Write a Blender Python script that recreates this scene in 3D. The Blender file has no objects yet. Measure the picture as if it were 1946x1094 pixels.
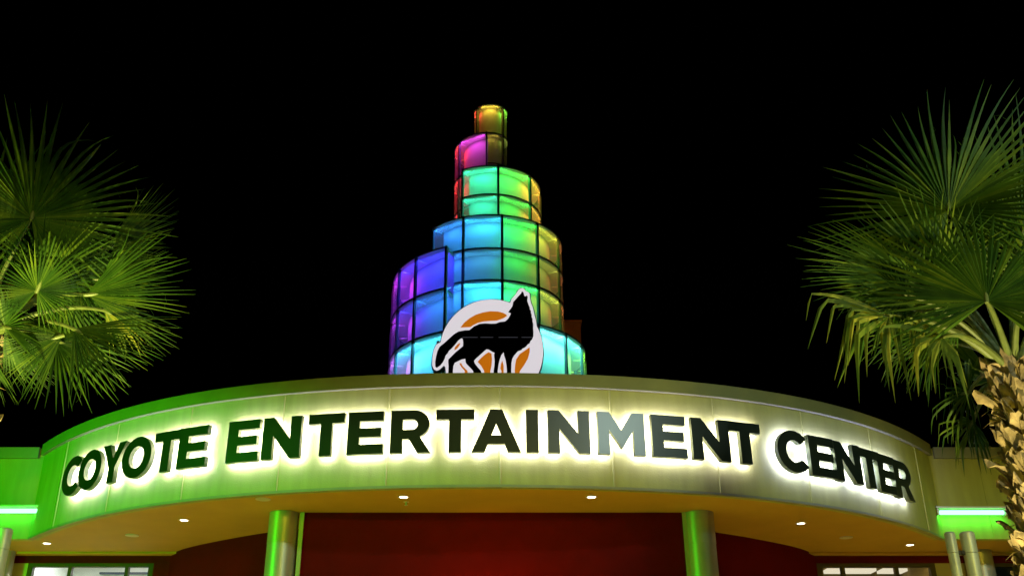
import bpy, math, random
from math import sin, cos, pi, radians, sqrt, atan2
from mathutils import Vector, Matrix
random.seed(7)
SC = bpy.context.scene
COL = SC.collection

# ------------------------------------------------------------------ camera, world, exposure
F, PITCH, CX, CY, W, H, EYE = 1900.0, radians(25.4), 938.0, 547.0, 1946.0, 1094.0, 1.6
cam_d = bpy.data.cameras.new('camera'); cam = bpy.data.objects.new('camera', cam_d); COL.objects.link(cam)
cam.location = (0, 0, EYE); cam.rotation_euler = (radians(90) + PITCH, 0, 0)
cam_d.sensor_width = 36; cam_d.lens = 36 * F / W
cam_d.shift_x = (W / 2 - CX) / W
cam_d.clip_start = .05; cam_d.clip_end = 3000
SC.camera = cam
world = bpy.data.worlds.new('World'); SC.world = world; world.use_nodes = True
wn = world.node_tree; bg = wn.nodes['Background']
sky = wn.nodes.new('ShaderNodeTexSky'); sky.sky_type = 'NISHITA'; sky.sun_disc = False
sky.sun_elevation = radians(-12); sky.sun_rotation = radians(200)
wn.links.new(sky.outputs[0], bg.inputs[0]); bg.inputs[1].default_value = 0.02
vs = SC.view_settings; vs.view_transform = 'Standard'; vs.look = 'None'; vs.gamma = 1; vs.exposure = 0
SC.cycles.max_bounces = 6; SC.cycles.transparent_max_bounces = 8
SC.cycles.sample_clamp_indirect = 3.0

def lamp(name, kind, loc, power, color, target=None, parent=None, **kw):
    d = bpy.data.lights.new(name, kind); d.energy = power; d.color = color
    for k, v in kw.items(): setattr(d, k, v)
    o = bpy.data.objects.new(name, d); COL.objects.link(o); o.location = loc
    if target is not None:
        o.rotation_euler = (Vector(target) - Vector(loc)).to_track_quat('-Z', 'Y').to_euler()
    if parent: o.parent = parent
    return o
# night lighting of the forecourt: yellow car park lamps behind the visitor, added cool and green lights, palm uplights
def cutoff(loc, az, top, half):          # aim point that puts the upper edge of the cone at elevation `top`
    e = radians(top - half); a = radians(az); return (loc[0] + sin(a) * cos(e), loc[1] + cos(a) * cos(e), loc[2] + sin(e))
for nm, loc, az, top, half, pw, colr, rad, bl in (
        ('front_lamp', (11.8, -7, 13.8), -22, -13, 46, 6500, (.75, 1, .88), .6, .1),  # cool spot added behind the viewer for the sheen on the letters
        ('front_lamp', (6, -9, 7), -10, 2.2, 72, 4300, (1, .86, .05), .3, .05),
        ('front_lamp', (-5, -9, 7), 10, 2.2, 72, 450, (1, .92, .05), .3, .05),
        ('added_green_light', (-14.0, 7.0, 5.3), 33, 13, 44, 6200, (.03, 1, .01), .2, .2)):  # unseen green spot added to tint the left of the fascia
    lamp(nm, 'SPOT', loc, pw, colr, cutoff(loc, az, top, half), spot_size=radians(2 * half), spot_blend=bl, shadow_soft_size=rad)
lamp('added_green_light', 'AREA', (-15.5, 15.5, 5.2), 5, (.0, 1, .05), (-11.0, 19, 6.2), shape='DISK', size=.4, spread=radians(120))  # second added green light, washes the left wing wall
lamp('palm_uplight', 'SPOT', (4.2, 6.9, .25), 2000, (1, .90, .34), (4.62, 7.7, 5.6), spot_size=radians(66), spot_blend=.5, shadow_soft_size=.05)
lamp('palm_uplight', 'SPOT', (-3.7, 6.9, .25), 4300, (.95, .95, .24), (-4.2, 7.7, 5.6), spot_size=radians(66), spot_blend=.5, shadow_soft_size=.05)
lamp('entrance_red_lamp', 'AREA', (0.0, 15.3, 3.3), 16, (1, .006, .001), (0, 17, 3.6), shape='RECTANGLE', size=1.2, size_y=.1, spread=radians(110))

def ray(px, py):
    a = (px - CX) / F; b = (CY - py) / F
    return Vector((a, cos(PITCH) - b * sin(PITCH), sin(PITCH) + b * cos(PITCH)))
def at(px, py, Y):
    d = ray(px, py); d = d * (Y / d.y); return Vector((d.x, Y, d.z + EYE))

# ------------------------------------------------------------------ materials
def mat(name, color, rough=.6, metal=0, noise=0, scale=8, bump=0, bscale=40, emis=None, es=0, spec=None, dirt=None):
    m = bpy.data.materials.new(name); m.use_nodes = True; nt = m.node_tree; b = nt.nodes['Principled BSDF']
    b.inputs['Base Color'].default_value = (*color, 1); b.inputs['Roughness'].default_value = rough
    b.inputs['Metallic'].default_value = metal
    if spec is not None: b.inputs['Specular IOR Level'].default_value = spec
    tc = nt.nodes.new('ShaderNodeTexCoord')
    if noise:
        n = nt.nodes.new('ShaderNodeTexNoise'); n.inputs['Scale'].default_value = scale; n.inputs['Detail'].default_value = 6
        mp = nt.nodes.new('ShaderNodeMapping'); nt.links.new(tc.outputs['Object'], mp.inputs[0]); nt.links.new(mp.outputs[0], n.inputs[0])
        if dirt: mp.inputs['Scale'].default_value = dirt
        r = nt.nodes.new('ShaderNodeMapRange'); r.inputs['From Min'].default_value = .3; r.inputs['From Max'].default_value = .7
        r.inputs['To Min'].default_value = 1 - noise; r.inputs['To Max'].default_value = 1 + noise
        nt.links.new(n.outputs['Fac'], r.inputs[0])
        v = nt.nodes.new('ShaderNodeVectorMath'); v.operation = 'SCALE'; v.inputs[0].default_value = color
        nt.links.new(r.outputs[0], v.inputs['Scale']); nt.links.new(v.outputs[0], b.inputs['Base Color'])
    if bump:
        n2 = nt.nodes.new('ShaderNodeTexNoise'); n2.inputs['Scale'].default_value = bscale; n2.inputs['Detail'].default_value = 4
        nt.links.new(tc.outputs['Object'], n2.inputs[0])
        bp = nt.nodes.new('ShaderNodeBump'); bp.inputs['Strength'].default_value = bump; bp.inputs['Distance'].default_value = .01
        nt.links.new(n2.outputs['Fac'], bp.inputs['Height']); nt.links.new(bp.outputs[0], b.inputs['Normal'])
    if emis:
        b.inputs['Emission Color'].default_value = (*emis, 1); b.inputs['Emission Strength'].default_value = es
    return m
def emit(name, color, s):
    m = bpy.data.materials.new(name); m.use_nodes = True; nt = m.node_tree; nt.nodes.clear()
    o = nt.nodes.new('ShaderNodeOutputMaterial'); e = nt.nodes.new('ShaderNodeEmission')
    e.inputs[0].default_value = (*color, 1); e.inputs[1].default_value = s; nt.links.new(e.outputs[0], o.inputs[0]); return m
M = {}
M['paint'] = mat('fascia stucco', (.38, .36, .060), .8, spec=.2, noise=.09, scale=2.2, bump=.25, bscale=55, dirt=(3, 3, .5))
M['coping'] = mat('coping metal', (.25, .24, .07), .7, noise=.08, scale=3)
M['soffit'] = mat('soffit plaster', (.48, .27, .014), .85, noise=.06, scale=1.5, bump=.3, bscale=60)
M['red'] = mat('red wall paint', (.095, .0015, .0015), .9, spec=.08, noise=.08, scale=3, bump=.15, bscale=90)
M['maroon'] = mat('dark red header', (.08, .004, .004), .9, spec=.1, noise=.1)
M['metal'] = mat('column metal', (.38, .35, .27), .42, metal=.4, noise=.06, scale=4, dirt=(1, 1, .3))
M['steel'] = mat('pole steel', (.60, .60, .40), .45, metal=.25, noise=.1, scale=6)
M['frame'] = mat('bronze frame', (.05, .04, .02), .6, spec=.2)
M['trim'] = mat('corner trim', (.35, .31, .14), .5)
M['letter'] = mat('letter face', (.020, .028, .018), .30, metal=.0, noise=.15, scale=3)
M['return'] = mat('letter return', (.16, .19, .16), .35, metal=.4)
M['halo'] = emit('letter backlight', (1.0, .98, 2.7), 42)
M['halo_cool'] = emit('cool letter backlight', (.80, .88, 3.2), 40)
M['roof'] = mat('roof membrane', (.2, .2, .18), .9, noise=.1)
M['asphalt'] = mat('asphalt', (.05, .05, .05), .9, noise=.25, scale=3, bump=.4, bscale=120)
M['paving'] = mat('paving concrete', (.45, .40, .32), .85, noise=.12, scale=2, bump=.2, bscale=60)
M['white'] = mat('interior paint', (.75, .75, .70), .8, noise=.03)
M['core'] = mat('tower wall panel', (.42, .42, .42), .7, noise=.05, scale=5, bump=.1, bscale=30)
M['ledge'] = mat('tower ledge white', (.72, .72, .72), .6)
M['mullion'] = mat('tower mullion dark metal', (.018, .022, .03), .45)
M['disc'] = emit('downlight lens', (1, .93, .75), 9)
M['rim'] = mat('downlight rim', (.6, .5, .3), .5)
M['speaker'] = mat('ceiling speaker grille', (.62, .55, .35), .6)
M['tube'] = emit('green neon tube', (.24, 1, .42), 3.5)
M['rooflet'] = mat('tan roof box', (.40, .17, .05), .8, noise=.1)
M['signw'] = mat('sign white acrylic', (.12, .11, .12), .4, emis=(.94, .88, .93), es=.74)
M['signo'] = mat('sign orange acrylic', (.5, .2, .01), .35, emis=(1, .27, .008), es=.50)
M['signb'] = mat('sign black vinyl', (.003, .002, .003), .7, spec=.1)
M['signd'] = mat('sign cabinet', (.03, .04, .08), .5, metal=.3)
M['seam'] = mat('sign seam', (.10, .09, .12), .5, emis=(.8, .8, 1), es=.06)
M['boot'] = mat('palm leaf base', (.27, .195, .11), .95, noise=.6, scale=11, bump=.8, bscale=35, dirt=(1, 1, .5))
M['bark'] = mat('palm bark', (.16, .10, .05), .95, noise=.4, scale=9, bump=.9, bscale=30)
M['fibre'] = mat('palm fibre', (.40, .27, .10), .9, noise=.3)

def leaf_mat(name, c, tr=.35):
    m = bpy.data.materials.new(name); m.use_nodes = True; nt = m.node_tree; b = nt.nodes['Principled BSDF']
    out = nt.nodes['Material Output']
    n = nt.nodes.new('ShaderNodeTexNoise'); n.inputs['Scale'].default_value = 5; tc = nt.nodes.new('ShaderNodeTexCoord')
    nt.links.new(tc.outputs['Object'], n.inputs[0])
    cr = nt.nodes.new('ShaderNodeValToRGB'); nt.links.new(n.outputs['Fac'], cr.inputs[0])
    cr.color_ramp.elements[0].position = .35; cr.color_ramp.elements[1].position = .7
    geo = nt.nodes.new('ShaderNodeNewGeometry'); ri = nt.nodes.new('ShaderNodeValToRGB'); nt.links.new(geo.outputs['Random Per Island'], ri.inputs[0])
    ri.color_ramp.interpolation = 'CONSTANT'; E_ = ri.color_ramp.elements
    for pos_, col_ in ((.2, (.75, .9, .7, 1)), (.45, (1.15, 1.1, 1, 1)), (.68, (.6, .75, .7, 1)), (.8, (1.9, 1.5, 1.2, 1)), (.93, (1.9, 1.5, 1.5, 1))):
        q_ = E_.new(pos_); q_.color = col_
    E_[0].color = (.5, .62, .6, 1); E_[len(E_) - 1].color = (1.9, 1.5, 1.5, 1)
    mu = nt.nodes.new('ShaderNodeMix'); mu.data_type = 'RGBA'; mu.blend_type = 'MULTIPLY'; mu.inputs['Factor'].default_value = 1
    nt.links.new(cr.outputs[0], mu.inputs[6]); nt.links.new(ri.outputs[0], mu.inputs[7])
    cr.color_ramp.elements[0].color = (c[0] * .65, c[1] * .75, c[2] * .7, 1); cr.color_ramp.elements[1].color = (c[0] * 1.4, c[1] * 1.2, c[2] * 1.1, 1)
    nt.links.new(mu.outputs[2], b.inputs['Base Color']); b.inputs['Roughness'].default_value = .58; b.inputs['Specular IOR Level'].default_value = .3
    t = nt.nodes.new('ShaderNodeBsdfTranslucent'); nt.links.new(mu.outputs[2], t.inputs[0])
    mx = nt.nodes.new('ShaderNodeMixShader'); mx.inputs[0].default_value = tr
    nt.links.new(b.outputs[0], mx.inputs[1]); nt.links.new(t.outputs[0], mx.inputs[2]); nt.links.new(mx.outputs[0], out.inputs[0])
    return m
M['leaf'] = leaf_mat('palm leaf', (.06, .13, .012))
M['leaf_dry'] = leaf_mat('older palm leaf', (.15, .20, .03), .25)
M['petiole'] = mat('petiole', (.13, .16, .04), .5, noise=.2)

def glass_mat(name, tr, tl, col=(1, 1, 1)):
    m = bpy.data.materials.new(name); m.use_nodes = True; nt = m.node_tree; nt.nodes.clear()
    out = nt.nodes.new('ShaderNodeOutputMaterial')
    a = nt.nodes.new('ShaderNodeBsdfTransparent'); a.inputs[0].default_value = (*col, 1)
    b = nt.nodes.new('ShaderNodeBsdfTranslucent'); b.inputs[0].default_value = (.9, .9, .9, 1)
    g = nt.nodes.new('ShaderNodeBsdfGlossy'); g.inputs['Roughness'].default_value = .08
    m1 = nt.nodes.new('ShaderNodeMixShader'); m1.inputs[0].default_value = tl
    m2 = nt.nodes.new('ShaderNodeMixShader'); m2.inputs[0].default_value = tr
    nt.links.new(a.outputs[0], m1.inputs[1]); nt.links.new(b.outputs[0], m1.inputs[2])
    nt.links.new(m1.outputs[0], m2.inputs[1]); nt.links.new(g.outputs[0], m2.inputs[2]); nt.links.new(m2.outputs[0], out.inputs[0])
    return m
M['panel'] = glass_mat('frosted tower panel', .03, .22)
M['glass'] = glass_mat('window glass', .08, 0)

# ------------------------------------------------------------------ mesh helpers
class MB:
    def __init__(s): s.v = []; s.f = []
    def add(s, vs, fs):
        n = len(s.v); s.v += [tuple(v) for v in vs]; s.f += [tuple(i + n for i in f) for f in fs]
    def box(s, x0, x1, y0, y1, z0, z1):
        s.add([(x0, y0, z0), (x1, y0, z0), (x1, y1, z0), (x0, y1, z0), (x0, y0, z1), (x1, y0, z1), (x1, y1, z1), (x0, y1, z1)],
              [(0, 3, 2, 1), (4, 5, 6, 7), (0, 1, 5, 4), (1, 2, 6, 5), (2, 3, 7, 6), (3, 0, 4, 7)])
    def tube(s, pts, rad, n=10, caps=True):
        pts = [Vector(p) for p in pts]; rad = rad if isinstance(rad, (list, tuple)) else [rad] * len(pts)
        base = len(s.v); up = Vector((.13, .31, .94))
        for i, p in enumerate(pts):
            d = (pts[min(i + 1, len(pts) - 1)] - pts[max(i - 1, 0)]).normalized()
            a = d.cross(up if abs(d.dot(up)) < .95 else Vector((1, 0, 0))).normalized(); b = d.cross(a)
            for k in range(n):
                t = 2 * pi * k / n; s.v.append(tuple(p + (a * cos(t) + b * sin(t)) * rad[i]))
        for i in range(len(pts) - 1):
            for k in range(n):
                k2 = (k + 1) % n; s.f.append((base + i * n + k, base + (i + 1) * n + k, base + (i + 1) * n + k2, base + i * n + k2))
        if caps:
            s.f.append(tuple(base + k for k in range(n))); s.f.append(tuple(base + (len(pts) - 1) * n + k for k in reversed(range(n))))
    def strip(s, poly, z0, z1, thick=0):
        """vertical sheet along a plan polyline; thick offsets a second skin to the left-hand side"""
        n = len(poly)
        if not thick:
            s.add([(x, y, z0) for x, y in poly] + [(x, y, z1) for x, y in poly], [(i, i + 1, n + i + 1, n + i) for i in range(n - 1)]); return
        off = []
        for i, (x, y) in enumerate(poly):
            x0, y0 = poly[max(i - 1, 0)]; x1, y1 = poly[min(i + 1, n - 1)]; L = sqrt((x1 - x0) ** 2 + (y1 - y0) ** 2)
            off.append((x - (y1 - y0) / L * thick, y + (x1 - x0) / L * thick))
        vs = [(x, y, z0) for x, y in poly] + [(x, y, z1) for x, y in poly] + [(x, y, z0) for x, y in off] + [(x, y, z1) for x, y in off]
        fs = []
        for i in range(n - 1):
            fs += [(i, i + 1, n + i + 1, n + i), (2 * n + i + 1, 2 * n + i, 3 * n + i, 3 * n + i + 1),
                   (n + i, n + i + 1, 3 * n + i + 1, 3 * n + i), (i + 1, i, 2 * n + i, 2 * n + i + 1)]
        fs += [(0, n, 3 * n, 2 * n), (n - 1, 3 * n - 1, 4 * n - 1, 2 * n - 1)]
        s.add(vs, fs)
    def build(s, name, m, parent=None, smooth=False, loc=None):
        me = bpy.data.meshes.new(name); me.from_pydata(s.v, [], s.f); me.update()
        if smooth:
            for p in me.polygons: p.use_smooth = True
            try: me.set_sharp_from_angle(angle=radians(40))
            except Exception: pass
        me.materials.append(m); o = bpy.data.objects.new(name, me); COL.objects.link(o)
        if parent:
            o.parent = parent; o.matrix_parent_inverse = Matrix.Translation(-parent.location)
        return o
def tag(o, label=None, cat=None, group=None, kind=None):
    if label: o['label'] = label
    if cat: o['category'] = cat
    if group: o['group'] = group
    if kind: o['kind'] = kind
    return o
def empty(name, loc, label, cat, group=None):
    o = bpy.data.objects.new(name, None); COL.objects.link(o); o.location = loc; o.empty_display_size = .2
    return tag(o, label, cat, group)
def structure(o): o['kind'] = 'structure'; return o

# ------------------------------------------------------------------ ground
m = MB(); m.add([(-900, -900, 0), (900, -900, 0), (900, 900, 0), (-900, 900, 0)], [(0, 1, 2, 3)])
structure(m.build('ground', M['asphalt']))
m = MB(); m.box(-16, 16, 4.5, 40, 0.004, .14); structure(m.build('paving', M['paving']))

# ------------------------------------------------------------------ building
X0 = -.14
def CYc(x, o=0.0):
    u = x - X0; return 15.03 + .0345 * u * u + .000255 * u ** 4
def dC(x): u = x - X0; return .069 * u + .00102 * u ** 3
def off_pt(x, o):                       # point o metres in front of the fascia
    t = dC(x); n = sqrt(1 + t * t); return (x + t / n * o, CYc(x) - o / n)
XL, XR = X0 - 8.6, X0 + 8.6
ZS = 5.4; ZT = 7.2; ZW = 7.14; YW = CYc(XL)
xs = [XL + (XR - XL) * i / 120 for i in range(121)]
bld = empty('entertainment_building', (0, 18, 0), 'curved fronted entertainment hall with olive fascia, glowing orange soffit and deep red entrance walls', 'building')
m = MB(); m.strip([(x, CYc(x)) for x in xs], ZS, ZT, .18); m.build('fascia', M['paint'], bld, smooth=True); fas = COL.objects[-1]
# coping along the top of the fascia
m = MB(); m.strip([off_pt(x, .07) for x in xs], ZT - .20, ZT + .012, .30); m.build('coping', M['coping'], bld, smooth=True)
# bottom drip edge
m = MB(); m.strip([off_pt(x, .012) for x in xs], ZS - .015, ZS + .03, .10); m.build('drip_edge', M['coping'], bld, smooth=True)
# panel seams standing a little proud
def arc_x(s):
    x = 0.0; st = .002 * (1 if s > 0 else -1); a = 0
    while a < abs(s): a += .002 * sqrt(1 + dC(x) ** 2); x += st
    return x
SEAMS = [.10 + 1.76 * k for k in range(-5, 6)]
m = MB()
for s in SEAMS:
    x = arc_x(s)
    if XL + .3 < x < XR - .3:
        p = Vector((*off_pt(x, 0), 0)); t = dC(x); n = sqrt(1 + t * t); T = Vector((1, t, 0)) / n; N = Vector((t, -1, 0)) / n
        a = [p + T * dx + N * dn for dx, dn in ((-.022, -.01), (-.006, .013), (.006, .013), (.022, -.01))]
        m = MB(); m.add([(v.x, v.y, ZS + .03) for v in a] + [(v.x, v.y, ZT - .2) for v in a], [(0, 1, 5, 4), (1, 2, 6, 5), (2, 3, 7, 6)])
        m.build('panel_seam', M['paint'], fas)
# wings
for sx, xa, xb in ((-1, -17.0, XL), (1, XR, 17.0)):
    m = MB(); m.box(xa + (.002 if sx > 0 else 0), xb - (.002 if sx < 0 else 0), YW + .003, YW + .2, ZS, ZW); ww = m.build('wing_wall', M['paint'], bld)
    m = MB(); m.box(xa + (.1 if sx > 0 else 0), xb - (.1 if sx < 0 else 0), YW - .06, YW + .26, ZW - .20, ZW + .015); m.build('coping', M['coping'], bld)
    for k in range(3):
        m = MB(); xx = (XR + .95 + 2.4 * k) if sx > 0 else (XL - .95 - 2.4 * k)
        m.box(xx - .008, xx + .008, YW - .008, YW + .004, ZS + .02, ZW - .2)
        m.build('panel_seam', M['paint'], ww)
# soffit
m = MB(); n = len(xs)
m.add([(x, CYc(x) + .06, ZS + .002) for x in xs] + [(x, 20.62, ZS + .002) for x in xs], [(i, n + i, n + i + 1, i + 1) for i in range(n - 1)])
m.box(-17, XL, YW + .1, 20.62, ZS + .002, ZS + .06); m.box(XR, 17, YW + .1, 20.62, ZS + .002, ZS + .06)
m.build('soffit', M['soffit'], bld)
for xa, xb in ((-17, -6.3), (6.2, 17)):
    m = MB(); m.box(xa, xb, 20.22, 20.46, ZS - .035, ZS + .001); m.build('soffit_step', M['soffit'], bld)
# roof slab
m = MB(); m.add([(x, CYc(x) + .15, ZS + .5) for x in xs] + [(x, 38, ZS + .5) for x in xs], [(i, i + 1, n + i + 1, n + i) for i in range(n - 1)])
m.box(-17, XL, YW + .2, 38, ZS + .3, ZS + .5); m.box(XR, 17, YW + .2, 38, ZS + .3, ZS + .5); m.build('roof', M['roof'], bld)
# red walls, mirrored
side = [(6.45, 20.46), (6.1, 20.0), (5.72, 19.62), (5.3, 19.27), (4.85, 18.92), (4.4, 18.6), (3.95, 18.32), (3.5, 18.1), (3.22, 18.0)]
def smooth_poly(P, k=4):
    out = []
    for i in range(len(P) - 1):
        for j in range(k):
            t = j / k; p0 = P[max(i - 1, 0)]; p1 = P[i]; p2 = P[i + 1]; p3 = P[min(i + 2, len(P) - 1)]
            out.append(tuple(.5 * (2 * p1[c] + (p2[c] - p0[c]) * t + (2 * p0[c] - 5 * p1[c] + 4 * p2[c] - p3[c]) * t * t + (3 * p1[c] - p0[c] - 3 * p2[c] + p3[c]) * t ** 3) for c in (0, 1)))
    return out + [P[-1]]
sp = smooth_poly(side)
for sgn in (-1, 1):
    P = [((x if sgn > 0 else -x - .04), y) for x, y in sp]
    if sgn > 0: P = P[::-1]
    m = MB(); m.strip(P, .14, ZS + .001, .12); m.build('red_wall', M['red'], bld, smooth=True)
m = MB(); m.box(-3.22, 3.20, 16.78, 18.1, 2.6, ZS + .001); m.box(-3.22, -2.2, 16.78, 18.1, .14, 2.598); m.box(2.18, 3.20, 16.78, 18.1, .14, 2.598)
m.build('entrance_wall', M['red'], bld)
for x in (-3.24, 3.16):
    m = MB(); m.box(x, x + .07, 16.74, 16.80, .14, ZS); m.build('corner_trim', M['trim'], bld)
# entrance doors (below the frame of the picture)
for k in range(2):
    d = MB(); x0 = -2.15 + 2.15 * k; d.box(x0, x0 + .07, 17.2, 17.28, .14, 2.6); d.box(x0 + 2.05, x0 + 2.12, 17.2, 17.28, .14, 2.6)
    d.box(x0 + .071, x0 + 2.049, 17.2, 17.28, 2.5, 2.6); d.box(x0 + .071, x0 + 2.049, 17.2, 17.28, .14, .3)
    o = d.build('door', M['frame'], bld); g = MB(); g.box(x0 + .072, x0 + 2.048, 17.235, 17.245, .3, 2.5); g.build('pane', M['glass'], o)
# columns
def column(x, y, r=.245):
    m = MB(); z = .14
    for z0, z1, rr in ((.14, 2.30, r), (2.302, 4.88, r - .004), (4.882, ZS, r)):
        m.tube([(x, y, z0), (x, y, z1)], rr, 40)
    o = m.build('column', M['metal'], bld, smooth=True)
    m = MB(); m.tube([(x, y, .14), (x, y, .26)], r + .04, 32); m.build('column_base', M['trim'], o, smooth=True)
for x, y in ((-3.52, 16.83), (3.45, 16.83), (-9.75, 20.18), (9.62, 20.18)): column(x, y)
# window walls
YG = 20.46
def window(xa, xb, muls, bright):
    w = empty('window', (0, 0, 0), None, None); w.parent = bld; w.matrix_parent_inverse = Matrix.Translation(-bld.location)
    f = MB(); f.box(xa, xa + .10, YG, YG + .12, .14, 5.22); f.box(xb - .10, xb, YG, YG + .12, .14, 5.22)
    f.box(xa + .101, xb - .101, YG, YG + .12, 5.15, 5.22); f.box(xa + .101, xb - .101, YG, YG + .12, .14, .3)
    f.build('frame', M['frame'], w)
    for x in muls:
        q = MB(); q.box(x - .035, x + .035, YG - .01, YG + .10, .301, 5.149); q.build('mullion', M['frame'], w)
    e = [xa + .10] + muls + [xb - .10]
    for i in range(len(e) - 1):
        g = MB(); g.box(e[i] + .036, e[i + 1] - .036, YG + .05, YG + .058, .302, 5.148); g.build('pane', M['glass'], w)
def wall_bits(xa, xb):
    h = MB(); h.box(xa, xb, YG + .002, YG + .16, 5.222, ZS); h.build('header', M['maroon'], bld)
lx = lambda px: at(px, 1080, YG).x
window(lx(52), lx(291), [lx(133), lx(241)], 1); wall_bits(lx(46), -6.44)
window(lx(1553), lx(1778), [lx(1602), lx(1704)], 0); wall_bits(6.42, lx(1782))
for xa, xb in ((lx(291), -6.44), (6.42, lx(1553)), (-17, -12.5), (12.5, 17)):
    m = MB(); m.box(xa, xb, YG + .004, YG + .15, .14, 5.22); m.build('window_wall', M['maroon'], bld)
for xa, xb in ((-17, lx(46)), (lx(1782), 17)):
    m = MB(); m.box(xa, xb, YG + .002, YG + .16, 5.222, ZS); m.build('header', M['maroon'], bld)
window(-12.48, -9.98, [-11.2], 0); window(9.93, 12.48, [11.2], 0)
for xa, xb in ((lx(46) - .3, lx(52)), (lx(1778), 9.93)):
    m = MB(); m.box(xa, xb, YG + .006, YG + .15, .14, 5.22); m.build('window_post', M['trim'], bld)
# rooms behind the windows
def room(xa, xb, lightpow, col, stripz=None, wallmat='white'):
    m = MB(); m.box(xa, xb, 23.6, 23.7, .14, 6.2); m.box(xa, xb, YG + .2, 23.6, 5.75, 5.85)
    m.box(xa, xa + .05, YG + .2, 23.6, .14, 5.75); m.box(xb - .05, xb, YG + .2, 23.6, .14, 5.75); o = m.build('room_wall', M[wallmat], bld)
    lamp('room_light', 'AREA', ((xa + xb) / 2, 21.9, 5.7), lightpow, col, ((xa + xb) / 2, 22.2, 0), shape='RECTANGLE', size=abs(xb - xa) * .8, size_y=.3)
room(-9.7, -6.6, 170, (.9, .95, 1))
M['olive'] = mat('olive interior', (.25, .2, .07), .8, noise=.1)
room(6.6, 9.4, 30, (1, .75, .35), wallmat='olive')
M['troffer'] = emit('ceiling troffer', (1, .9, .65), .9)
for xa, xb in ((6.75, 7.35), (7.5, 8.6), (8.75, 9.3)):
    m = MB(); m.box(xa, xb, 23.0, 23.4, 5.50, 5.56); m.build('interior_light', M['troffer'], bld)
m = MB(); m.box(-9.0, -7.3, 23.4, 23.5, 5.50, 5.54); m.build('interior_rail', M['signd'], bld)

# ------------------------------------------------------------------ downlights, speakers in the soffit
def on_soffit(px, py):
    d = ray(px, py); k = (ZS - EYE) / d.z; return Vector((d.x * k, d.y * k, ZS))
DL = [(89, 1031, 'leftmost of the glowing soffit downlights, above the bright window'), (350, 987, 'soffit downlight below the word COYOTE, left of the left column'),
      (767, 943, 'soffit downlight between the columns, on the left beside the sprinkler'), (1124, 943, 'soffit downlight between the columns, the right one of the two'),
      (1522, 993, 'soffit downlight just right of the right column'), (1729, 1034, 'rightmost glowing soffit downlight, near the twin steel poles')]
for px, py, lab in DL:
    p = on_soffit(px, py); e = empty('downlight', p, lab, 'downlight', 'recessed downlights in the orange soffit')
    m = MB(); ring = []
    for rr, zz in ((.095, -.001), (.09, -.012), (.07, -.012), (.066, -.001)):
        ring.append([(p.x + rr * cos(a * pi / 12), p.y + rr * sin(a * pi / 12), ZS + zz) for a in range(24)])
    m.add(sum(ring, []), [(i * 24 + a, i * 24 + (a + 1) % 24, (i + 1) * 24 + (a + 1) % 24, (i + 1) * 24 + a) for i in range(3) for a in range(24)])
    m.build('rim', M['rim'], e)
    m = MB(); m.tube([(p.x, p.y, ZS - .008), (p.x, p.y, ZS - .002)], .066, 24); m.build('lens', M['disc'], e)
    l = lamp('downlight_lamp', 'SPOT', (0, 0, -.05), 1900, (1, .80, .09), None, e, spot_size=radians(92), spot_blend=.7, shadow_soft_size=.06)
for px, py, lab in ((251, 1016, 'round pale speaker grille in the soffit left of the left column'), (1608, 1020, 'round pale speaker grille in the soffit right of the right column'), (500, 947, 'round pale speaker grille in the soffit just above the left column')):
    p = on_soffit(px, py); m = MB()
    m.tube([(p.x, p.y, ZS - .012), (p.x, p.y, ZS + .001)], .12, 28); o = m.build('ceiling_speaker', M['speaker']); tag(o, lab, 'speaker', 'speakers in the orange soffit')
p = on_soffit(772, 953); m = MB(); m.tube([(p.x, p.y, ZS - .05), (p.x, p.y, ZS)], .012, 10); m.tube([(p.x, p.y, ZS - .055), (p.x, p.y, ZS - .05)], .03, 12)
m.tube([(p.x, p.y, ZS - .004), (p.x, p.y, ZS)], .045, 16); tag(m.build('sprinkler', M['speaker']), 'small pendent sprinkler head beside the left middle downlight', 'sprinkler')

# ------------------------------------------------------------------ green tube lights on the wings
def tube_light(px0, px1, py, lab):
    a = at(px0, py, YW - .14); b = at(px1, py, YW - .14); z = a.z
    e = empty('neon_tube_light', ((a.x + b.x) / 2, YW - .1, z), lab, 'neon light', 'green tube lights on the wing walls')
    m = MB(); m.tube([(a.x + .06, YW - .14, z - .03), (b.x - .06, YW - .14, z - .03)], .042, 14); m.build('tube', M['tube'], e, smooth=True)
    m = MB(); m.box(a.x - .02, b.x + .02, YW - .19, YW - .01, z + .045, z + .075); m.build('housing', M['steel'], e)
    for x in (a.x, b.x - .03):
        m = MB(); m.box(x, x + .03, YW - .17, YW - .01, z - .08, z + .044); m.build('end_cap', M['steel'], e)
    lamp('tube_lamp', 'AREA', (0, -.04, -.1), 5, (.02, 1, .12), None, e, shape='RECTANGLE', size=abs(b.x - a.x), size_y=.06).rotation_euler = (radians(35), 0, 0)
tube_light(-150, 80, 967, 'green glowing tube light on the left wing wall')
tube_light(1780, 1912, 970, 'green glowing tube light on the right wing wall beside the palm trunk')

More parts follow.
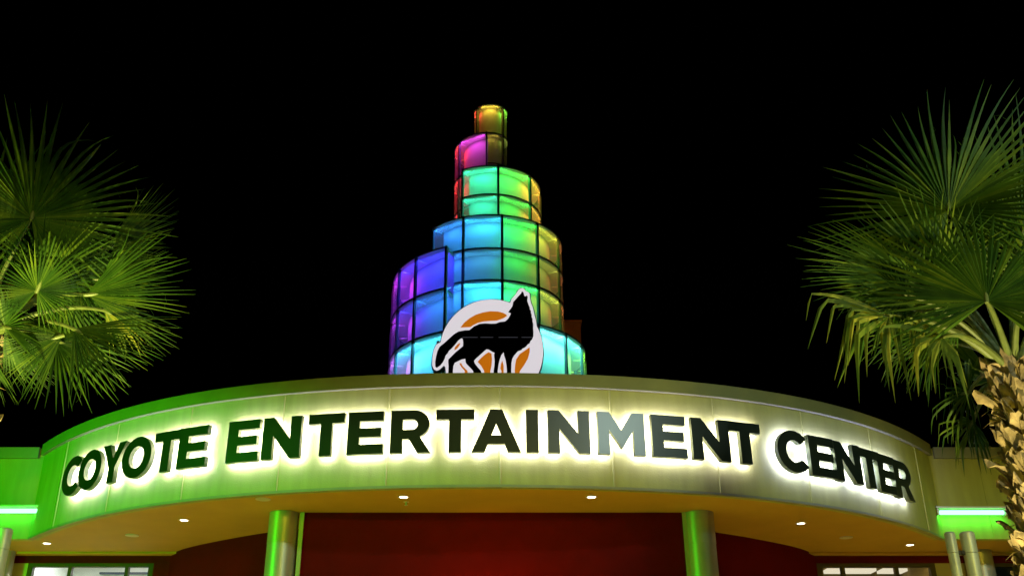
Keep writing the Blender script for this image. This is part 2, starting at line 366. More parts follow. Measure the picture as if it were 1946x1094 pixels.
# ------------------------------------------------------------------ letters
def arc(cx, cy, rx, ry, a0, a1, n=28): return [(cx + rx * cos(radians(a0 + (a1 - a0) * i / n)), cy + ry * sin(radians(a0 + (a1 - a0) * i / n))) for i in range(n + 1)]
S = .28; Tt = .225
def glyph(c):
    if c == 'I': return .28, [[(0, 0), (.28, 0), (.28, 1), (0, 1)]]
    if c == 'E': return .84, [[(0, 0), (.84, 0), (.84, Tt), (S, Tt), (S, .395), (.78, .395), (.78, .61), (S, .61), (S, 1 - Tt), (.83, 1 - Tt), (.83, 1), (0, 1)]]
    if c == 'T': return .87, [[(.295, 0), (.575, 0), (.575, 1 - .235), (.87, 1 - .235), (.87, 1), (0, 1), (0, 1 - .235), (.295, 1 - .235)]]
    if c == 'N': return .96, [[(0, 0), (.265, 0), (.265, .56), (.71, 0), (.96, 0), (.96, 1), (.695, 1), (.695, .455), (.255, 1), (0, 1)]]
    if c == 'M': return 1.10, [[(0, 0), (.265, 0), (.265, .575), (.55, .15), (.56, .15), (.835, .575), (.835, 0), (1.10, 0), (1.10, 1), (.82, 1), (.55, .57), (.28, 1), (0, 1)]]
    if c == 'A': return 1.11, [[(0, 0), (.285, 0), (.36, .185), (.745, .185), (.82, 0), (1.11, 0), (.69, 1), (.42, 1)], [(.44, .39), (.665, .39), (.553, .67)]]
    if c == 'Y': return 1.02, [[(.37, 0), (.65, 0), (.65, .385), (1.02, 1), (.72, 1), (.512, .63), (.305, 1), (0, 1), (.37, .38)]]
    if c == 'O': return 1.08, [arc(.54, .5, .54, .52, 0, 357, 47), arc(.54, .5, .265, .275, 0, 355, 39)]
    if c == 'C':
        o = arc(.53, .5, .53, .52, 42, 318, 40); i = arc(.53, .5, .255, .275, 312, 48, 34)
        return .97, [o + [(.77, .30)] + i + [(.77, .70)]]
    if c == 'R':
        b = arc(.52, .675, .37, .325, 90, -62, 18)
        return .92, [[(0, 0), (.275, 0), (.275, .32), (.42, .32), (.62, 0), (.92, 0), (.675, .375)] + b[::-1][1:] + [(0, 1)], [(.275, .54), (.50, .54)] + arc(.50, .66, .115, .12, -90, 90, 12)[1:-1] + [(.50, .78), (.275, .78)]]
def spline_mesh(polys, extrude, offset=0, bevel=0):
    cu = bpy.data.curves.new('tmp', 'CURVE'); cu.dimensions = '2D'; cu.fill_mode = 'BOTH'; cu.extrude = extrude; cu.offset = offset; cu.bevel_depth = bevel
    for P in polys:
        s = cu.splines.new('POLY'); s.points.add(len(P) - 1)
        for k, (x, y) in enumerate(P): s.points[k].co = (x, y, 0, 1)
        s.use_cyclic_u = True
    o = bpy.data.objects.new('tmp', cu); COL.objects.link(o); dg = bpy.context.evaluated_depsgraph_get()
    me = bpy.data.meshes.new_from_object(o.evaluated_get(dg)); bpy.data.objects.remove(o); bpy.data.curves.remove(cu); return me
CAP = .68
def dz(s):
    T = [(-8.2, -.055), (-7, -.03), (-5, 0), (4, 0), (5, -.035), (6.2, -.06), (7.2, -.09), (8, -.115)]
    for (a, x), (b, y) in zip(T, T[1:]):
        if a <= s <= b: return x + (y - x) * (s - a) / (b - a)
    return 0
def word(letters, lab, halo):
    sm = letters[len(letters) // 2][1]; xm = arc_x(sm)
    e = empty('channel_letter_sign', (*off_pt(xm, .1), EYE + 4.29), lab, 'sign', 'halo lit words on the curved fascia')
    for ch, s, wd in letters:
        w0, P = glyph(ch); wd = wd or w0; k = wd / w0; P = [[((x - w0 / 2) * k * CAP, y * CAP) for x, y in q] for q in P]
        x = arc_x(s); t = dC(x); n = sqrt(1 + t * t); T = Vector((t, -1, 0)) / n
        z = EYE + 4.29 + dz(s)
        me = spline_mesh(P, .043); me.materials.clear(); me.materials.append(M['letter']); me.materials.append(M['return'])
        for p in me.polygons:
            if abs(p.normal.z) < .5: p.material_index = 1
        R = Matrix(((1 / n, 0, t / n), (t / n, 0, -1 / n), (0, 1, 0)))
        o = bpy.data.objects.new('letter', me); COL.objects.link(o)
        pos = Vector((*off_pt(x, .128), z)); o.matrix_world = Matrix.Translation(pos) @ R.to_4x4()
        o['label'] = 'dark capital letter ' + ch
        mw = o.matrix_world.copy(); o.parent = e; o.matrix_parent_inverse = Matrix.Translation(-e.location); 
        me2 = spline_mesh(P, 0, offset=-.012); me2.materials.clear(); me2.materials.append(halo)
        b = bpy.data.objects.new('backlight', me2); COL.objects.link(b); b.parent = o; b.location = (0, 0, -.047)
word([('C', -7.93, .97), ('O', -7.35, 1.02), ('Y', -6.72, .9), ('O', -6.12, 1.03), ('T', -5.47, .8), ('E', -4.93, .84)], 'word COYOTE in dark halo lit capitals at the left end of the fascia', M['halo'])
word([('E', -3.99, 0), ('N', -3.33, 0), ('T', -2.60, 0), ('E', -1.97, 0), ('R', -1.27, 0), ('T', -.59, 0), ('A', .04, 0), ('I', .59, 0), ('N', 1.15, 0), ('M', 1.97, 0), ('E', 2.74, 0), ('N', 3.44, 0), ('T', 4.05, 0)],
     'word ENTERTAINMENT in dark halo lit capitals across the middle of the fascia', M['halo'])
word([('C', 4.96, .95), ('E', 5.58, 0), ('N', 6.18, 0), ('T', 6.75, 0), ('E', 7.25, 0), ('R', 7.77, 0)], 'word CENTER in dark capitals with cool white halo at the right end', M['halo_cool'])

# ------------------------------------------------------------------ stepped glass tower
TX, TY = -.085, 24.0
twr = empty('light_tower', (TX, TY, ZS + .5), 'tall stepped round tower of rainbow lit glass panels rising above the fascia', 'tower')
def tp(r, th, z): a = radians(th); return Vector((TX + r * sin(a), TY - r * cos(a), z + EYE))
def arcs(a0, a1): n = max(2, int(abs(a1 - a0) / 3)); return [a0 + (a1 - a0) * i / n for i in range(n + 1)]
def tier(r, d, a0, a1, rows, muls, cells, mw=.035, full=False):
    th = arcs(a0, a1)
    m = MB(); m.add([tp(r - d, t, rows[-1]) for t in th] + [tp(r - d, t, rows[0] - .01) for t in th], [(i, i + 1, len(th) + i + 1, len(th) + i) for i in range(len(th) - 1)])
    o = m.build('tier', M['core'], twr, smooth=True)
    inv = o.matrix_parent_inverse
    def sub(mb, name, mt, smooth=False):
        q = mb.build(name, mt, None, smooth); q.parent = o; return q
    for k, z in enumerate(rows):
        m = MB(); L = []
        h = .05 if k else .035
        for rr, zz in ((r - d + .004, z), (r + .012, z), (r + .012, z - h), (r - d + .004, z - h)): L.append([tp(rr, t, zz) for t in th])
        n = len(th); m.add(sum(L, []), [(a * n + i, ((a + 1) % 4) * n + i, ((a + 1) % 4) * n + i + 1, a * n + i + 1) for a in range(4) for i in range(n - 1)])
        sub(m, 'ledge', M['ledge'], True)
        m = MB(); m.strip([tuple(tp(r + .030, t, 0)[:2]) for t in th], z - .028 + EYE, z + .004 + EYE, .017); sub(m, 'edge_band', M['mullion'], True)
    for t in muls:
        c = tp(r, t, 0); a = radians(t); T = Vector((cos(a), sin(a), 0)); N = Vector((sin(a), -cos(a), 0)); m = MB(); q = []
        for z in (rows[-1], rows[0] + .01):
            for dx, dn in ((-mw, -.02), (mw, -.02), (mw, .045), (-mw, .045)): v = c + T * dx + N * dn; q.append((v.x, v.y, z + EYE))
        m.add(q, [(0, 3, 2, 1), (4, 5, 6, 7), (0, 1, 5, 4), (1, 2, 6, 5), (2, 3, 7, 6), (3, 0, 4, 7)]); sub(m, 'mullion', M['mullion'])
        for z in rows[1:-1] + rows[:1]:
            m = MB(); m.tube([c - N * .03 + Vector((0, 0, z - .08)), c - N * (d * .8) + Vector((0, 0, z - .08))], .022, 6); sub(m, 'bracket', M['ledge'])
    if not full:
        for t in (a0, a1):
            m = MB(); m.add([tp(r - d, t, rows[-1]), tp(r + .01, t, rows[-1]), tp(r + .01, t, rows[0]), tp(r - d, t, rows[0])], [(0, 1, 2, 3)]); sub(m, 'end_panel', M['panel'])
    for i, j, c0, c1, col, pw in cells:     # row, angles, colour, power
        if pw <= 0: continue
        z0, z1 = rows[i + 1], rows[i]
        tc = arcs(c0, c1); m = MB()
        m.add([tp(r, t, z0 + .002) for t in tc] + [tp(r, t, z1 - .055) for t in tc], [(k, k + 1, len(tc) + k + 1, len(tc) + k) for k in range(len(tc) - 1)]); sub(m, 'glass_panel', M['panel'], True)
        v0, v1 = max(c0, -112), min(c1, 112)
        if v1 - v0 < 8: continue
        t = (v0 + v1) / 2; wd = 2 * r * sin(radians((v1 - v0) / 2)) * .86
        p = tp(r - d * .28, t, z1 - .060); tgt = tp(r - d * .85, t, z0 + .15 * (z1 - z0))
        cc = [min(1, (x ** 1.8) * .965 + .035) for x in col]
        l = lamp('led_strip', 'AREA', p, pw * .95 * (.75 if cc[2] > .8 and cc[1] < .3 else 1), cc, tgt, None, shape='RECTANGLE', size=max(wd, .1), size_y=.06, spread=radians(160)); l.parent = o
        a = radians(t)   # long axis along the tangent
        zd = (p - tgt).normalized(); xd = Vector((cos(a), sin(a), 0)); yd = zd.cross(xd).normalized(); xd = yd.cross(zd)
        l.matrix_basis = Matrix.Translation(p) @ Matrix((xd, yd, zd)).transposed().to_4x4()
P_ = 1.0
R1 = lambda i, a, b, c, p: (i, 0, a, b, c, p)
tier(.465, .14, -180, 180, [16.99, 16.0, 15.0, 12.6], [-149.5, -51.7, 46, 143.5], [
    R1(0, -51.7, 46, (.80, .62, .0), 4.5), R1(0, -149.5, -51.7, (1, .16, 0), 3), R1(0, 46, 143.5, (.35, .8, .0), 4), R1(0, 143.5, 210.5, (.3, .5, .1), .5),
    R1(1, -51.7, 46, (.6, .50, .0), 1.6), R1(1, -149.5, -51.7, (.8, .2, 0), 1.2), R1(1, 46, 143.5, (.4, .5, .0), 1.5)], mw=.022, full=True)
tier(1.0, .26, -160, -6, [15.65, 14.5, 13.43, 12.0], [-110, -58, -6], [
    R1(0, -58, -6, (.62, 0, .60), 11), R1(0, -110, -58, (1, .0, .12), 9), R1(0, -160, -110, (1, 0, .1), 3),
    R1(1, -110, -58, (1, 0, .10), 9), R1(1, -58, -6, (.9, 0, .2), 3), R1(1, -160, -110, (1, 0, .1), 2), R1(2, -110, -58, (.9, 0, .08), 8)], mw=.02)
tier(1.36, .30, -32.4, 160, [14.35, 13.48, 12.4, 11.5], [-32.4, 8.6, 50.5, 92, 133], [
    R1(0, -32.4, 8.6, (.0, .85, .55), 13), R1(0, 8.6, 50.5, (.12, .85, .12), 13), R1(0, 50.5, 92, (.95, .70, .06), 9), R1(0, 92, 133, (1, .4, .05), 5),
    R1(1, -32.4, 8.6, (0, .8, .55), 11), R1(1, 8.6, 50.5, (.12, .8, .12), 10), R1(1, 50.5, 92, (.9, .6, .05), 7), R1(1, 92, 133, (1, .4, .05), 4)], mw=.028)
tier(1.91, .32, -49.7, 160, [12.54, 11.6, 10.72, 9.1, 7.0], [-49.7, -20.5, 8.85, 38.5, 67.5, 97, 127], [
    R1(0, -49.7, -20.5, (.0, .45, 1), 13), R1(0, -20.5, 8.85, (0, .62, .9), 14), R1(0, 8.85, 38.5, (0, .85, .12), 14), R1(0, 38.5, 67.5, (.65, .66, .02), 10), R1(0, 67.5, 97, (.7, .30, .01), 5), R1(0, 97, 127, (.7, .15, .01), 2),
    R1(1, -49.7, -20.5, (.0, .40, 1), 10), R1(1, -20.5, 8.85, (0, .42, .65), 8), R1(1, 8.85, 38.5, (0, .7, .08), 9), R1(1, 38.5, 67.5, (.5, .5, .02), 6), R1(1, 67.5, 97, (.7, .22, .01), 3), R1(1, 97, 127, (.7, .15, .01), 2),
    R1(2, -49.7, -20.5, (.0, .45, 1), 16), R1(2, -20.5, 8.85, (0, .70, .95), 18), R1(2, 8.85, 38.5, (0, .9, .25), 16), R1(2, 38.5, 67.5, (.55, .6, .02), 10), R1(2, 67.5, 97, (.8, .32, .01), 5), R1(2, 97, 127, (.7, .15, .01), 2)], mw=.030)
tier(2.55, .42, -160, -24.6, [11.41, 10.3, 9.18, 8.0, 6.4, 4.3], [-127, -106, -85, -64.5, -46, -24.6], [
    R1(0, -106, -85, (.5, .0, .8), 9), R1(0, -85, -64.5, (.75, .02, .85), 12), R1(0, -64.5, -46, (.08, .03, 1), 16), R1(0, -46, -24.6, (.0, .06, 1), 18),
    R1(1, -106, -85, (.4, .0, .7), 7), R1(1, -85, -64.5, (.62, .02, .85), 10), R1(1, -64.5, -46, (.12, .05, .95), 12), R1(1, -46, -24.6, (.0, .42, 1), 12),
    R1(2, -106, -85, (.9, .3, 1), 14), R1(2, -85, -64.5, (.7, .3, 1), 16), R1(2, -64.5, -46, (.12, .7, 1), 22), R1(2, -46, -24.6, (.15, .8, .95), 24)], mw=.030)
tier(2.42, .36, -24.0, 160, [9.42, 7.9, 6.4, 4.3], [7.6, 28, 48.6, 69, 90, 112], [
    R1(0, -24, 7.6, (.2, .8, .85), 22), R1(0, 7.6, 28, (.2, .8, .85), 24), R1(0, 28, 48.6, (.25, .85, .80), 34), R1(0, 48.6, 69, (.22, .9, .70), 32), R1(0, 69, 90, (.45, .95, .05), 16), R1(0, 90, 112, (.5, .9, .05), 8)], mw=.03)

# small flat roofed box behind the tower
a = at(1066, 612, 26.5); b = at(1103, 612, 26.5); m = MB(); m.box(a.x - .8, b.x, 26.5, 27.6, ZS + .5, a.z)
m.box(a.x - .84, b.x + .04, 26.45, 27.65, a.z, a.z + .05); tag(m.build('rooftop_housing', M['rooflet']), 'small orange tan box on the roof behind the right side of the tower', 'roof box')
lamp('tower_spill_light', 'SPOT', (b.x + 1.2, 24.4, ZS + .7), 60, (1, .35, .05), (b.x - .4, 26.5, a.z - .4), spot_size=radians(50), spot_blend=.5)  # unseen spot standing in for the tower's orange light on the box

# ------------------------------------------------------------------ coyote sign
YS = 19.7; ZC = at(938, 705, YS).z
sg = empty('coyote_sign', (0, YS, ZS + .5), 'backlit cut out sign of a black howling coyote on a white and orange moon', 'sign')
def sp_(X, Y): p = at(800 + X / 5.758, 530 + min(Y, 1003) / 5.758, YS); z = p.z - max(0, Y - 1003) * .0024; return (p.x, z)
def dense_circle(a0, a1, n=60): return [(772 + 567 * cos(radians(a0 + (a1 - a0) * i / n)), 788 - 567 * sin(radians(a0 + (a1 - a0) * i / n))) for i in range(n + 1)]
LOW = 1120
outline = [(990, 215), (1030, 170), (1060, 125), (1080, 103), (1105, 95), (1130, 105), (1150, 130), (1175, 140), (1192, 160), (1195, 210), (1205, 260), (1222, 300), (1235, 350), (1245, 400), (1260, 450)] \
    + dense_circle(29, -22) + [(1240, LOW), (275, LOW), (270, 1003), (265, 960), (250, 945), (200, 990), (170, 1000), (140, 985), (120, 940), (122, 860), (135, 780), (165, 715)] + dense_circle(170, 69)
coy = [(1105, 135), (1122, 150), (1132, 188), (1145, 192), (1160, 180), (1168, 200), (1163, 240), (1178, 285), (1192, 318), (1188, 330), (1204, 350), (1202, 368), (1212, 395), (1210, 415), (1222, 440), (1220, 460), (1229, 500), (1227, 540), (1231, 580), (1230, 625), (1215, 662), (1200, 675), (1190, 702), (1168, 715), (1150, 738), (1130, 752),
       (1110, 760), (1100, 775), (1060, 790), (1020, 835), (1000, 870), (990, 920), (988, 1003), (988, LOW), (940, LOW), (940, 1003), (935, 940), (925, 880), (910, 835), (905, 800), (880, 830), (862, 880), (850, 930), (840, 1003), (840, LOW), (795, LOW), (795, 1003), (803, 950), (806, 900), (800, 830), (805, 805), (780, 795), (740, 770), (715, 768),
       (690, 790), (640, 835), (600, 870), (580, 895), (590, 925), (625, 970), (655, 1003), (700, LOW), (600, LOW), (570, 1003), (545, 975), (520, 950), (505, 935), (490, 915), (485, 870), (440, 880), (400, 900), (370, 915), (355, 950), (350, 1003), (350, LOW), (300, LOW), (300, 1003), (302, 950), (298, 910), (300, 880), (330, 850), (380, 800), (430, 760), (460, 735),
       (462, 690), (455, 650), (440, 648), (410, 670), (370, 720), (330, 765), (305, 785), (295, 810), (270, 835), (262, 865), (240, 910), (210, 945), (175, 970), (158, 960), (155, 910), (165, 850), (180, 790), (205, 740), (250, 705), (300, 660), (360, 605), (410, 575), (480, 562), (530, 560), (580, 520), (640, 492), (700, 486), (770, 490), (820, 488), (860, 472),
       (920, 465), (950, 440), (975, 400), (985, 375), (955, 362), (975, 335), (1000, 300), (1010, 250), (1035, 225), (1070, 185), (1095, 160)]
OR = [[(432, 530), (470, 480), (530, 430), (600, 390), (680, 365), (760, 352), (840, 355), (900, 370), (935, 390), (940, 405), (900, 430), (830, 455), (760, 458), (680, 465), (620, 480), (570, 505), (540, 525)],
      [(365, 775), (372, 745), (405, 710), (430, 698), (425, 720), (400, 755), (375, 775)],
      [(420, 925), (440, 918), (455, 950), (490, 985), (510, 1003), (515, LOW), (480, LOW), (478, 1003), (440, 960)],
      [(620, 905), (650, 870), (700, 825), (740, 800), (772, 815), (778, 880), (772, 950), (760, 1003), (755, LOW), (700, LOW), (690, 1003), (660, 950)],
      [(880, 1003), (868, 980), (875, 930), (890, 890), (905, 950), (905, 1003), (905, LOW), (880, LOW)],
      [(1190, 745), (1190, 800), (1170, 870), (1130, 940), (1085, 1003), (1040, LOW), (1025, 1003), (1030, 940), (1040, 880), (1080, 820), (1140, 780)]]
def flat(P, name, mt, y, ext, offset=0):
    me = spline_mesh([[sp_(*q) for q in P]], ext, offset); me.materials.clear(); me.materials.append(mt)
    o = bpy.data.objects.new(name, me); COL.objects.link(o); o.parent = sg; o.matrix_parent_inverse = Matrix.Translation(-sg.location)
    o.matrix_basis = Matrix.Translation((0, y, 0)) @ Matrix.Rotation(radians(90), 4, 'X'); return o
flat(outline, 'cabinet', M['signd'], YS + .12, .10, .016)
flat(outline, 'face_panel', M['signw'], YS + .010, .008, -.002)
flat(OR[0], 'moon_patch', M['signo'], YS - .001, .003)
for q in OR[1:]: flat(q, 'moon_patch', M['signo'], YS - .001, .003)
flat(coy, 'coyote', M['signb'], YS - .004, .006)
for x0, x1 in ((455, 620), (650, 790), (850, 1060), (1100, 1215)):
    flat([(x0, 636), (x1, 636), (x1, 642), (x0, 642)], 'seam', M['seam'], YS - .012, .001)
for x in (-1.2, 0, .8):
    m = MB(); m.box(x - .03, x + .03, YS + .24, YS + .30, ZS + .5, ZC + .8); m.build('support_post', M['signd'], sg)
    m = MB(); m.tube([(x, YS + .27, ZC + .5), (x, YS + 1.5, ZS + .5)], .025, 8); m.build('brace', M['signd'], sg)

# ------------------------------------------------------------------ twin steel poles
def twin_pole(px, py, Y, lab, dx=.215):
    t = at(px, py, Y); e = empty('twin_pole', (t.x, Y, .14), lab, 'pole', 'twin steel tube poles in front of the wings')
    for k, (r, x) in enumerate(((.062, t.x), (.085, t.x + dx))):
        m = MB(); m.tube([(x, Y, .14), (x, Y, t.z - .25)], r, 24); m.tube([(x, Y, t.z - .245), (x, Y, t.z - .01)], r + .003, 24); m.tube([(x, Y, t.z - .01), (x, Y, t.z + .01)], [r + .003, r - .015], 24)
        m.build('tube', M['steel'], e, smooth=True)
    m = MB(); m.box(t.x + .05, t.x + dx - .07, Y - .03, Y + .03, t.z - .27, t.z - .22); m.tube([(t.x + dx * .5, Y - .05, t.z - .245), (t.x + dx * .5, Y + .05, t.z - .245)], .02, 8)
    m.build('bracket', M['frame'], e)
    m = MB(); m.box(t.x - .15, t.x + dx + .15, Y - .18, Y + .18, .14, .17); m.build('base_plate', M['frame'], e)
twin_pole(1804, 1012, 12.5, 'pair of upright steel tubes clamped together beside the right palm trunk')
twin_pole(-22, 1005, 12.5, 'pair of upright steel tubes at the left edge of the picture')

# ------------------------------------------------------------------ palms
def palm(name, top, base, fronds, lab, seed, r0=.215, r1=.275, fill=9):
    rnd = random.Random(seed); top = Vector(top); base = Vector(base)
    e = empty(name, base, lab, 'palm tree', 'fan palms either side of the entrance')
    ax = lambda t: base.lerp(top, t)
    n = 26; m = MB(); m.tube([ax(i / n) for i in range(n + 1)], [r1 + (r0 - r1) * min(1, i / n * 1.2) - .06 + rnd.uniform(-.015, .015) for i in range(n + 1)], 20)
    m.build('trunk', M['bark'], e, smooth=True)
    # old leaf bases wrapped round the trunk
    m = MB(); L = (top - base).length; k = 0; s = L - .03
    while s > .3:
        ang = k * 2.39996 + rnd.uniform(-.25, .25); R = (r1 + (r0 - r1) * min(1, s / L * 1.2)) - .05
        p = ax(s / L); ou = Vector((cos(ang), sin(ang), 0)); tg = Vector((-sin(ang), cos(ang), 0))
        ln = rnd.uniform(.12, .30); w = rnd.uniform(.05, .13); fl = rnd.uniform(.0, .07) + (rnd.random() < .15) * .12; tw = rnd.uniform(-.35, .35); tips = [rnd.uniform(-.07, .05) for _ in range(5)]
        st = 7; q = []; skew = rnd.uniform(-.05, .05)
        for i in range(st):
            t = i / (st - 1); wid = w * (1 - .55 * t) * (1 + rnd.uniform(-.12, .12)); out = R + .005 + .05 * t + fl * t * t
            c = p + Vector((0, 0, -ln * .35 + ln * t)) + tg * (skew * t)
            crv = wid * .55
            for u in (-1, -.5, 0, .5, 1):
                a = u * wid; jag = tips[int(u * 2 + 2)] * max(0, (t - .5) * 2)
                q.append(c + tg * a + ou * (out - crv * u * u * .7 + tw * a * t + (.016 if u == 0 else 0) + rnd.uniform(-.006, .006)) + Vector((0, 0, jag + (-.03 * abs(u) if i == st - 1 else 0))))
        fs = [(i * 5 + j, i * 5 + j + 1, i * 5 + j + 6, i * 5 + j + 5) for i in range(st - 1) for j in range(4)]
        q2 = [v - ou * .018 for v in q]; nq = len(q)
        fs2 = [tuple(nq + i for i in f[::-1]) for f in fs]
        edge = [j for j in range(5)] + [i * 5 + 4 for i in range(1, st)] + [(st - 1) * 5 + j for j in (3, 2, 1, 0)] + [i * 5 for i in range(st - 2, 0, -1)]
        fe = [(edge[i], nq + edge[i], nq + edge[(i + 1) % len(edge)], edge[(i + 1) % len(edge)]) for i in range(len(edge))]
        m.add(q + q2, fs + fs2 + fe)
        s -= rnd.uniform(.008, .016); k += 1
    lb = m.build('leaf_bases', M['boot'], e, smooth=True)
    # loose fibre tufts
    m = MB()
    for i in range(170):
        s = rnd.uniform(L * .35, L); a = rnd.uniform(0, 2 * pi); R = r0 + .02; p = ax(s / L) + Vector((cos(a) * R, sin(a) * R, 0)); d = Vector((cos(a), sin(a), rnd.uniform(-.6, .9)))
        l = rnd.uniform(.05, .16); pts = [p - d * .03, p + d * l * .5, p + d * l + Vector((rnd.uniform(-.03, .03), rnd.uniform(-.03, .03), -.05))]
        m.tube(pts, [.004, .003, .0006], 3, False)
    tag(m.build('fibre', M['fibre'], e), kind='stuff')
    for fr in fronds: frond(e, top, rnd, *fr)
    for k in range(fill):              # rest of the crown: fronds all round, the lower ones older and drooping
        az = rnd.uniform(-.35, pi + .35); el = rnd.uniform(.0, 1.1); d = Vector((cos(az) * cos(el), sin(az) * cos(el), sin(el)))
        hub = top + d * rnd.uniform(.7, 1.0) + Vector((0, 0, .12)); sg_ = Vector((rnd.uniform(-.3, .3), rnd.uniform(-.3, .3), rnd.uniform(-.4, .2)))
        frond(e, top, rnd, None, hub, 0, None, hub + (d + sg_).normalized() * rnd.uniform(.75, 1.05), 0, rnd.uniform(75, 125), rnd.choice((30, 36, 42)), rnd.uniform(.05, .4) + (el < 0) * .5, 'leaf' if el > 0 else 'leaf_dry', rnd.uniform(-1.2, 1.2), .75)
    return e
def frond(parent, top, rnd, hx, hy, hY, tx, ty, tY, A, nseg, droop, mt='leaf', roll=0, low=.55, tilt=0):
    hub, tip = (at(hx, hy, hY), at(tx, ty, tY)) if hx is not None else (hy, ty); u = (tip - hub); L = u.length; u.normalize()
    view = (Vector((0, 0, EYE)) - hub).normalized(); nrm = (view - u * view.dot(u)).normalized()
    nrm = Matrix.Rotation(roll, 3, u) @ nrm; v = nrm.cross(u)
    m = MB(); ts = [.02, .12, .28, .42, .52, .62, .72, .82, .91, 1.0]; dphi = 2 * A / nseg
    for i in range(nseg):
        ph = -A + dphi * (i + .5); fade = 1 - (1 - low) * (abs(ph) / 180) ** 1.6
        Ls = L * fade * rnd.uniform(.86, 1.04) / (1 - .10 * droop)
        if rnd.random() < .05: Ls *= rnd.uniform(.5, .8)
        curl = Vector((rnd.uniform(-1, 1), rnd.uniform(-1, 1), rnd.uniform(-1.2, .3))) * (.10 + (rnd.random() < .12) * .5)
        a = radians(ph + rnd.uniform(-.8, .8) * (1 if droop < .6 else 5)); Ls *= 1 if droop < .6 else rnd.uniform(.6, 1.12); d0 = u * cos(a) + v * sin(a)
        p = hub.copy(); prev = 0; sag = droop * rnd.uniform(.75, 1.25); d = d0.copy(); verts = []
        brk = rnd.uniform(.34, .80); tw = rnd.uniform(-.5, .5); kink = (droop > .5)
        for t in ts:
            step = Ls * (t - prev); 
            g = sag * (max(0, t - .25) ** 1.3) * .9
            if kink: g += sag * 3.2 * max(0, min(1, (t - brk) / .10))
            dd = (d0 + Vector((0, 0, -1)) * g + nrm * (.10 * (1 - t) - .02) + curl * max(0, t - .55) * 2).normalized(); p = p + dd * step; prev = t
            wfull = Ls * t * radians(dphi) * .5
            w = wfull if t <= .42 else Ls * .42 * radians(dphi) * .5 * (1 - ((t - .42) / .58) ** 1.15) * .88 + .0008
            sd = nrm.cross(dd)
            if sd.length < .2: sd = v * cos(a) - u * sin(a)
            sd.normalize(); nn = dd.cross(sd)
            if t > .5: sd = (sd * cos(tw * (t - .5) * 2) + nn * sin(tw * (t - .5) * 2)).normalized()
            verts += [p - sd * w, p + nn * (w * 1.25), p + sd * w]
        nt_ = len(ts)
        m.add(verts, [(k * 3 + j, k * 3 + j + 1, k * 3 + j + 4, k * 3 + j + 3) for k in range(nt_ - 1) for j in range(2)])
        # thread hanging between segments
        if rnd.random() < .16:
            q = hub + d0 * Ls * rnd.uniform(.45, .75); pts = [q]; dr = Vector((rnd.uniform(-1, 1), rnd.uniform(-1, 1), rnd.uniform(-1, 1)))
            for k in range(10):
                dr = (dr + Vector((rnd.uniform(-1, 1), rnd.uniform(-.7, .7), rnd.uniform(-1, .8))) * .7).normalized(); pts.append(pts[-1] + dr * .022)
            m.tube(pts, .0014, 3, False)
    f = m.build('frond', M[mt], parent)
    # hub boss and petiole
    m = MB(); mid = (top + hub) / 2 + Vector((0, 0, .10 + .12 * (hub - top).length)); a0 = top + Vector((0, 0, -.12)) + (hub - top) * .05
    pts = []
    for i in range(13):
        t = i / 12; pts.append(a0 * (1 - t) ** 2 + mid * 2 * t * (1 - t) + hub * t * t)
    m.tube(pts, [.042 - .026 * (i / 12) ** .6 for i in range(13)], 8); m.tube([hub - u * .02, hub + u * .05 + nrm * .004, hub + u * .12], [.018, .02, .004], 8)
    m.build('petiole', M['petiole'], None, smooth=True).parent = f
RT = at(1924, 690, 9.0); RB = Vector((RT.x - .26, 9.0, .14))
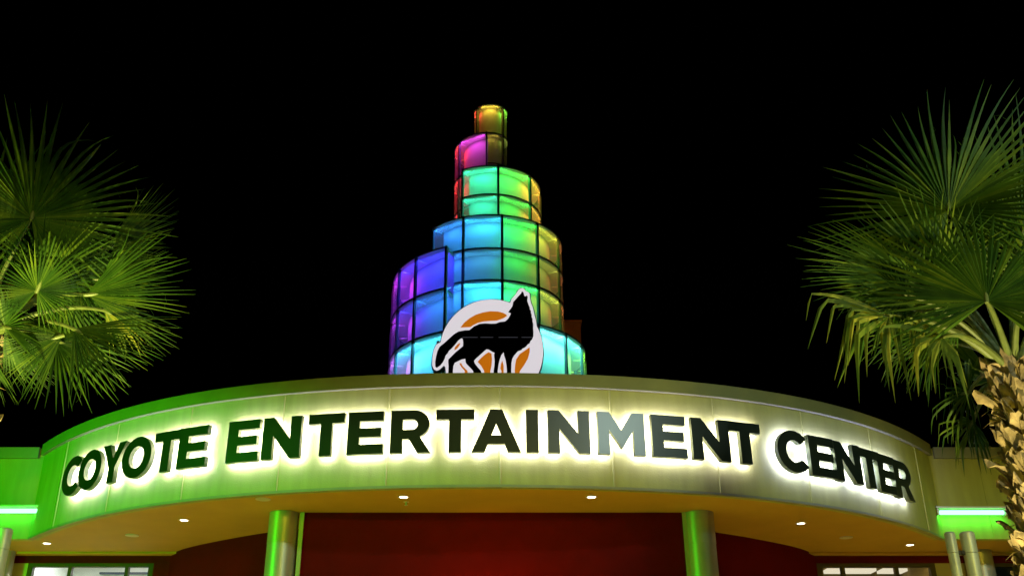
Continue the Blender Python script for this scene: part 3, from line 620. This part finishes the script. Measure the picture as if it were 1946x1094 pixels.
palm('fan_palm', RT, RB, [
    (1803, 400, 8.7, 1798, 162, 8.9, 168, 68, .02, 'leaf', -.3, .45),
    (1875, 572, 8.2, 1850, 375, 8.5, 140, 56, .05, 'leaf', .35, .8),
    (1745, 532, 8.8, 1545, 415, 9.2, 80, 44, .05, 'leaf', 1.0, .85),
    (1945, 440, 9.4, 1960, 195, 9.7, 120, 54, .02, 'leaf', -.5, .7),
    (1690, 600, 8.5, 1500, 625, 8.0, 60, 17, .9, 'leaf_dry', .9, .8),
    (1790, 640, 8.3, 1680, 650, 7.9, 75, 18, .95, 'leaf_dry', .8, .8),
    (1842, 745, 9.7, 1750, 770, 10.2, 110, 30, 1.0, 'leaf', .5, .8),
    (1790, 660, 10.0, 1650, 640, 10.4, 90, 34, .7, 'leaf', .7, .8),
    (1820, 600, 8.9, 1700, 640, 9.0, 90, 34, .25, 'leaf', -.8, .8),
    (1745, 590, 8.7, 1565, 625, 8.4, 60, 12, .7, 'leaf', .9, .8),
    (1720, 560, 8.6, 1590, 560, 8.9, 100, 40, .1, 'leaf', .7, .85),
    (1850, 800, 9.9, 1790, 880, 10.2, 80, 18, .9, 'leaf', .4, .8),
    (2010, 560, 8.9, 2180, 430, 8.9, 130, 50, .1, 'leaf', 0, .7),
    (2010, 680, 8.9, 2150, 700, 8.8, 110, 32, .8, 'leaf_dry', 0, .7),
    (1990, 760, 9.5, 2060, 860, 9.8, 120, 32, .9, 'leaf', 0, .7),
    (1945, 590, 8.3, 2040, 520, 7.9, 100, 40, .2, 'leaf', -.7, .8),
    (1930, 500, 9.8, 1990, 420, 10.1, 120, 40, .2, 'leaf', .7, .8),
], 'fan palm on the right with shaggy tan trunk and spreading green fronds', 11)
LT = at(-45, 630, 9.0); LB = Vector((LT.x - .1, 9.0, .14))
palm('fan_palm', LT, LB, [
    (60, 415, 8.7, 100, 200, 9.0, 168, 62, .03, 'leaf', .15, .62),
    (70, 552, 8.2, 110, 455, 7.9, 160, 50, .08, 'leaf', .5, .9),
    (165, 560, 8.5, 365, 540, 8.6, 48, 28, .08, 'leaf', .3, .85),
    (205, 470, 9.6, 335, 395, 9.9, 50, 32, .05, 'leaf', .9, .85),
    (190, 530, 9.2, 325, 500, 9.4, 70, 36, .1, 'leaf', 1.0, .8),
    (118, 638, 8.7, -30, 690, 8.6, 60, 34, .12, 'leaf', .6, .8),
    (140, 625, 8.6, 285, 705, 8.5, 48, 34, .2, 'leaf', -.5, .85),
    (200, 590, 8.9, 300, 630, 9.0, 80, 26, .5, 'leaf_dry', .8, .8),
    (-30, 450, 9.2, -60, 260, 9.5, 150, 50, .05, 'leaf', 0, .7),
    (-170, 520, 8.9, -330, 420, 8.9, 130, 46, .1, 'leaf', 0, .7),
    (-160, 640, 8.9, -320, 680, 8.9, 110, 30, .7, 'leaf_dry', 0, .7),
    (60, 500, 9.7, 200, 480, 10.1, 110, 40, .2, 'leaf', .8, .8),
    (-110, 700, 9.3, -150, 820, 9.5, 120, 30, .8, 'leaf', 0, .7),
    (10, 620, 8.6, 90, 640, 8.4, 110, 36, .4, 'leaf', .6, .8),
], 'fan palm at the left edge with crown of green fronds overlapping the night sky', 23)
